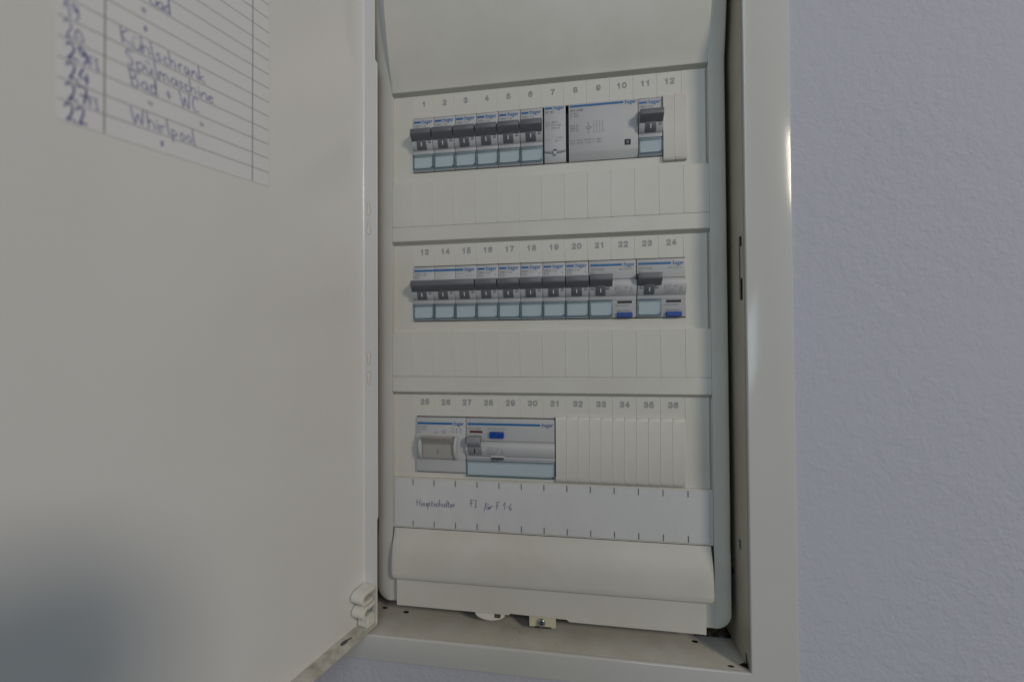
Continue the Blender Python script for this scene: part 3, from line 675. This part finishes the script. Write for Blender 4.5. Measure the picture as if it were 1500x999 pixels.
# ------------------------------------------------------------------ blanking strips
def blank_strip(x, z, n, label, wseg, h):
    t = thing('blanking_strip', label, 'blanking strip', (x, 0, z), 'cream blanking strips')
    prof = [(-0.05, 0.0), (-2.2, 0.3), (-2.7, 1.8), (-2.9, 2.4), (-2.9, h - 2.6), (-2.7, h - 2.0), (-2.2, h - 0.2), (-0.05, h)]
    seg = MB().prism_x(prof, 0.08, wseg - 0.08).mesh('segment', 0.22)
    for k in range(n): obj('segment', seg, 'blank', t, (k * wseg, 0, 0))
    sr = MB().box(-0.24, 0.24, -3.15, -2.4, 2.2, h - 2.4).mesh('ridge', 0.1)
    for k in range(1, n): obj('ridge', sr, 'ridge', t, (k * wseg, 0, 0))
    obj('backing', MB().box(0.3, n * wseg - 0.3, -2.5, 0.0, 2.0, h - 2.5).mesh('backing'), 'blank', t)
blank_strip(201.3, 62.6, 2, 'short two-segment cream blanking strip at the right end of the top row', 8.85, 51.2)
blank_strip(117.3, -186.2, 11, 'long cream blanking strip of eleven segments in the bottom row', 8.87, 51.3)

# ------------------------------------------------------------------ handwriting
G = {
 'H': (.62, [[(0, 1), (.02, 0)], [(.5, 1.02), (.48, 0)], [(0, .5), (.52, .55)]]),
 'a': (.5, [[(.38, .42), (.2, .5), (.04, .3), (.1, .05), (.28, .08), (.38, .42), (.37, .1), (.46, .02)]]),
 'u': (.5, [[(.04, .48), (.06, .1), (.2, .02), (.36, .2), (.38, .48), (.37, .1), (.46, .02)]]),
 'p': (.5, [[(.06, .5), (.04, -.4)], [(.06, .4), (.24, .5), (.38, .3), (.26, .05), (.06, .08)]]),
 't': (.36, [[(.14, .85), (.12, .1), (.26, .03)], [(0, .55), (.3, .58)]]),
 's': (.4, [[(.32, .45), (.14, .5), (.06, .36), (.28, .22), (.24, .04), (.02, .05)]]),
 'c': (.4, [[(.34, .42), (.16, .48), (.04, .24), (.14, .03), (.34, .1)]]),
 'h': (.5, [[(.08, 1.05), (.05, 0)], [(.06, .3), (.22, .5), (.36, .38), (.36, 0)]]),
 'l': (.26, [[(.12, 1.05), (.08, .08), (.2, .02)]]),
 'e': (.42, [[(.06, .26), (.32, .3), (.24, .48), (.06, .34), (.1, .06), (.34, .08)]]),
 'r': (.36, [[(.06, .48), (.06, 0)], [(.06, .3), (.18, .48), (.32, .44)]]),
 'F': (.56, [[(.1, .95), (.08, 0)], [(-.06, .98), (.46, 1.02)], [(0, .55), (.34, .57)]]),
 'I': (.4, [[(.16, .98), (.15, 0)], [(.0, 1), (.32, 1)], [(-.02, 0), (.32, 0)]]),
 'f': (.36, [[(.34, .9), (.2, .98), (.14, .7), (.1, -.3)], [(0, .5), (.3, .54)]]),
 'ü': (.5, [[(.04, .48), (.06, .1), (.2, .02), (.36, .2), (.38, .48), (.37, .1), (.46, .02)], [(.12, .7), (.13, .8)], [(.3, .7), (.31, .8)]]),
 '1': (.42, [[(.02, .55), (.26, 1), (.24, 0)]]),
 '-': (.42, [[(.06, .42), (.34, .44)]]),
 '6': (.5, [[(.34, .95), (.12, .6), (.06, .2), (.24, 0), (.38, .2), (.24, .4), (.08, .28)]]),
 'K': (.58, [[(.06, 1), (.08, 0)], [(.46, .95), (.1, .48), (.5, 0)]]),
 'n': (.5, [[(.05, .48), (.05, 0)], [(.06, .3), (.22, .5), (.36, .38), (.36, 0)]]),
 'k': (.48, [[(.08, 1.05), (.05, 0)], [(.36, .5), (.08, .25), (.4, 0)]]),
 'S': (.55, [[(.44, .9), (.2, 1), (.06, .75), (.36, .45), (.34, .08), (.02, .06)]]),
 'm': (.7, [[(.05, .48), (.05, 0)], [(.06, .3), (.18, .5), (.3, .35), (.3, 0)], [(.3, .3), (.44, .5), (.56, .35), (.56, 0)]]),
 'i': (.24, [[(.08, .48), (.08, .05), (.16, .02)], [(.1, .68), (.11, .74)]]),
 'B': (.58, [[(.08, 1), (.06, 0)], [(.0, .98), (.36, .95), (.36, .6), (.08, .52), (.42, .42), (.4, .05), (.02, .02)]]),
 'd': (.5, [[(.36, .42), (.18, .5), (.04, .26), (.12, .03), (.3, .08), (.38, .5), (.4, 1.05), (.38, .1), (.46, .02)]]),
 '+': (.5, [[(.22, .65), (.22, .1)], [(.04, .36), (.42, .4)]]),
 'W': (.8, [[(.0, 1), (.14, .02), (.34, .7), (.46, .02), (.66, 1)]]),
 'C': (.55, [[(.44, .88), (.2, 1), (.04, .5), (.16, .04), (.44, .12)]]),
 'o': (.44, [[(.2, .48), (.04, .28), (.14, .03), (.34, .14), (.32, .4), (.2, .48)]]),
 '0': (.5, [[(.22, .7), (.04, .4), (.14, .03), (.38, .16), (.36, .52), (.22, .7)]]),
 '2': (.55, [[(.04, .75), (.2, 1), (.38, .8), (.26, .4), (.02, .02), (.24, .1), (.46, .02)]]),
 '9': (.52, [[(.36, .8), (.16, .95), (.06, .7), (.2, .52), (.38, .78), (.36, .3), (.18, 0)]]),
 '4': (.55, [[(.3, 1), (.02, .4), (.46, .42)], [(.36, .7), (.32, 0)]]),
 '7': (.52, [[(.02, .95), (.42, .95), (.2, 0)], [(.1, .5), (.4, .52)]]),
 '"': (.4, [[(.08, .7), (.1, .35)], [(.24, .72), (.26, .38)]]),
 ' ': (.4, []),
}
def cat(pts):
    if len(pts) < 3: return pts
    P = [Vector(p) for p in pts]; out = []
    for i in range(len(P) - 1):
        a, b_, c, d = P[max(i - 1, 0)], P[i], P[i + 1], P[min(i + 2, len(P) - 1)]
        for k in range(5):
            t = k / 5; out.append(0.5 * ((2 * b_) + (c - a) * t + (2 * a - 5 * b_ + 4 * c - d) * t * t + (3 * b_ - a - 3 * c + d) * t ** 3))
    return out + [P[-1]]
def scribble(s, size, wd, slant=0.06, sx=1.0, rnd=0.05):
    m_ = MB(); x = 0.0
    for ch in s:
        adv, strokes = G[ch]
        for st in strokes:
            q = cat([(a + random.uniform(-rnd, rnd), c + random.uniform(-rnd, rnd)) for a, c in st])
            m_.ribbon([((x + a + slant * c) * size * sx, c * size) for a, c in q], wd)
        x += adv
    return m_
def hand(s, size, wd, parent, x, y, z, material='ink', rot=0.0, **k):
    o = obj('handwriting', scribble(s, size, wd, **k).mesh('handwriting'), material, parent, (x, y, z)); o.rotation_euler.y = -rot; return o
random.seed(11)
# paper label under the bottom row
lp = thing('paper_label', 'white paper label strip with blue handwriting under the bottom row', 'label strip', (-16.3, OUT, -227.2))
nx, nz = 53, 6; g = MB(); Wp, Hp = 247.0, 39.2
def wav(x, z): return -0.30 - 0.20 * math.sin(x * 2 * math.pi / 18.0) * (0.4 + 0.6 * math.sin(x * 0.021)) - 0.10 * math.sin(x * 0.05 + z * 0.09)
g.add([(i * Wp / (nx - 1), wav(i * Wp / (nx - 1), j * Hp / (nz - 1)), j * Hp / (nz - 1)) for i in range(nx) for j in range(nz)],
      [(i * nz + j, (i + 1) * nz + j, (i + 1) * nz + j + 1, i * nz + j + 1) for i in range(nx - 1) for j in range(nz - 1)])
obj('sheet', g.mesh('sheet', smooth=True), 'paper', lp)
tk = MB().box(-0.24, 0.24, -0.02, 0.0, 0, 4.8).mesh('tick')
for k in range(13):
    obj('tick', tk, 'tick', lp, (16.3 + 18 * k, -0.64, Hp - 5.0)); obj('tick', tk, 'tick', lp, (16.3 + 18 * k, -0.64, 0.6))
hand('Hauptschalter', 5.2, 0.33, lp, 19.2, -0.64, 17.6, 'ink_pen', sx=1.12)
hand('FI', 5.6, 0.33, lp, 64.6, -0.64, 18.4, 'ink_pen', sx=1.1); hand('für', 5.2, 0.33, lp, 76.2, -0.64, 17.4, 'ink_pen', sx=1.0); hand('F 1-6', 5.6, 0.33, lp, 86.0, -0.64, 17.8, 'ink_pen', sx=1.0)

# circuit list stuck to the inside of the door
ls = thing('circuit_list', 'ruled white paper list with blue handwriting stuck inside the open door', 'paper', (0, 0, 0))
ls.location = (O.x * U, O.y * U, 23.2 * U); ls.rotation_euler.z = math.pi / 2 - TH_D
SL = 0.055                                        # the sheet hangs slightly askew
x0, x1, Lh = -178.6, -83.1, 150.0
def sh(x, z): return (x, z + (x - x1) * SL)
def lpart(name, pts, y, material):                # polygon in door coordinates
    m_ = MB(); n = len(pts); m_.add([(a, y, c) for a, c in [sh(*p) for p in pts]], [tuple(range(n))]); return obj(name, m_.mesh(name), material, ls)
m_ = MB(); P4 = [sh(x0 + 2, 0), sh(x1, 0), sh(x1, Lh), sh(x0, Lh), sh(x0, 2.5), sh(x0 + 0.6, 0.8)]
m_.prism_y(P4, -0.22, -0.05); obj('sheet', m_.mesh('sheet'), 'sheet', ls)
RH = 8.95
for k in range(1, 16):
    z = k * RH; lpart('ruled_line', [(x0 + 0.3, z - .16), (x1 - 0.2, z - .16), (x1 - 0.2, z + .16), (x0 + 0.3, z + .16)], -0.26, 'rule')
for xx in (-163.0, -93.8):
    lpart('column_line', [(xx - .22, 0.4), (xx + .22, 0.4), (xx + .22, Lh - 1), (xx - .22, Lh - 1)], -0.27, 'rule')
ent = [(0, -178.0, '22', 7.2, 'ink_dark'), (1, -177.6, '27', 7.2, 'ink_dark'), (1, -171.4, 'FI', 4.6, 'ink'), (2, -177.4, '24', 7.2, 'ink_dark'),
       (3, -177.6, '29', 7.2, 'ink_dark'), (3, -171.4, 'FI', 4.6, 'ink'), (4, -178.2, '20', 7.2, 'ink'), (5, -178.4, '19', 7.0, 'ink'),
       (0, -146.0, '"', 6.5, 'ink'), (1, -157.5, 'Whirlpool', 7.4, 'ink'), (2, -151.0, '"', 6.5, 'ink'), (2, -127.6, '"', 6.5, 'ink'),
       (3, -158.6, 'Bad + WC', 7.4, 'ink'), (4, -160.0, 'Spülmaschine', 7.2, 'ink'), (5, -161.8, 'Kühlschrank', 7.4, 'ink'),
       (6, -153.0, '"', 6.5, 'ink'), (7, -154.0, '"', 6.5, 'ink'), (8, -151.0, 'Bad', 7.4, 'ink')]
for row, xx, s, size, mt in ent:
    dx = (3.4 if s == 'FI' else 2.6) if row * 0 + xx < -165 else 5.0
    px, pz = sh(xx + dx, row * RH + 1.0)
    hand(s, size, 0.62 if mt == 'ink_dark' else 0.5, ls, px, -0.30, pz, mt, rot=math.atan(SL), sx=(1.0 if len(s) > 4 else 0.95 if mt == 'ink_dark' else 0.8), slant=-0.12)

# ------------------------------------------------------------------ crumbs on the sill
random.seed(5); m_ = MB()
for k in range(70):
    if k < 34: x, y = random.gauss(84, 8), random.gauss(-4.5, 2.2)
    else: x, y = random.uniform(-15, 235), random.uniform(-24, -6)
    r = random.uniform(0.14, 0.5) if k < 34 else random.uniform(0.1, 0.34)
    pts = [(x + r * math.cos(a) * random.uniform(.6, 1.2), y + r * math.sin(a) * random.uniform(.6, 1.2)) for a in [j * math.pi / 3 for j in range(6)]]
    m_.add([(a, c, IZ0 + 0.0) for a, c in pts] + [(x, y, IZ0 + r * 0.8)], [(j, (j + 1) % 6, 6) for j in range(6)])
cr = obj('brick_dust', m_.mesh('brick_dust'), 'dust'); cr['kind'] = 'stuff'; cr['label'] = 'brown crumbs of brick dust scattered on the cabinet sill'; cr['category'] = 'dust'

# ------------------------------------------------------------------ the photographer's camera, standing just behind the viewpoint
mat('rubber', (0.02, 0.02, 0.022), 0.6, 0.4, 0.1, 300, None, 0.2, 2500)
pc = thing('camera_on_tripod', 'black camera on a tripod whose soft shadow darkens the lower door', 'camera')
pc.location = cam.location; pc.rotation_euler.z = -yaw
def ppart(name, mb, bevel=0): return obj(name, mb.mesh(name, bevel), 'rubber', pc)
ppart('lens', MB().cyl_y(0, 0, 38, -62, -14, 32).cyl_y(0, 0, 34, -80, -62, 32), 1.5)
bd = ppart('body', MB().prism_y([(-68, -48), (66, -48), (70, -40), (70, 34), (60, 42), (30, 44), (20, 60), (-20, 60), (-30, 44), (-62, 42), (-70, 34), (-70, -42)], -122, -80), 3)
ppart('grip', MB().box(46, 72, -80, -62, -46, 30), 6)
ppart('head', MB().box(-32, 32, -130, -72, -150, -50), 6)
ppart('column', MB().box(-16, 16, -116, -84, -520, -150), 4)
for a in (90, 210, 330):
    m_ = MB(); c_, s_ = math.cos(R(a)), math.sin(R(a)); q = []
    for (d_, z_, w_) in ((20, -180, 13), (330, -1100, 10)):
        q += [(c_ * d_ - s_ * w_, -100 - (s_ * d_ + c_ * w_), z_), (c_ * d_ + s_ * w_, -100 - (s_ * d_ - c_ * w_), z_), (c_ * (d_ + 2 * w_) + s_ * w_, -100 - (s_ * (d_ + 2 * w_) - c_ * w_), z_), (c_ * (d_ + 2 * w_) - s_ * w_, -100 - (s_ * (d_ + 2 * w_) + c_ * w_), z_)]
    m_.add(q, [(0, 1, 2, 3), (7, 6, 5, 4), (0, 4, 5, 1), (1, 5, 6, 2), (2, 6, 7, 3), (3, 7, 4, 0)]); ppart('leg', m_, 2)
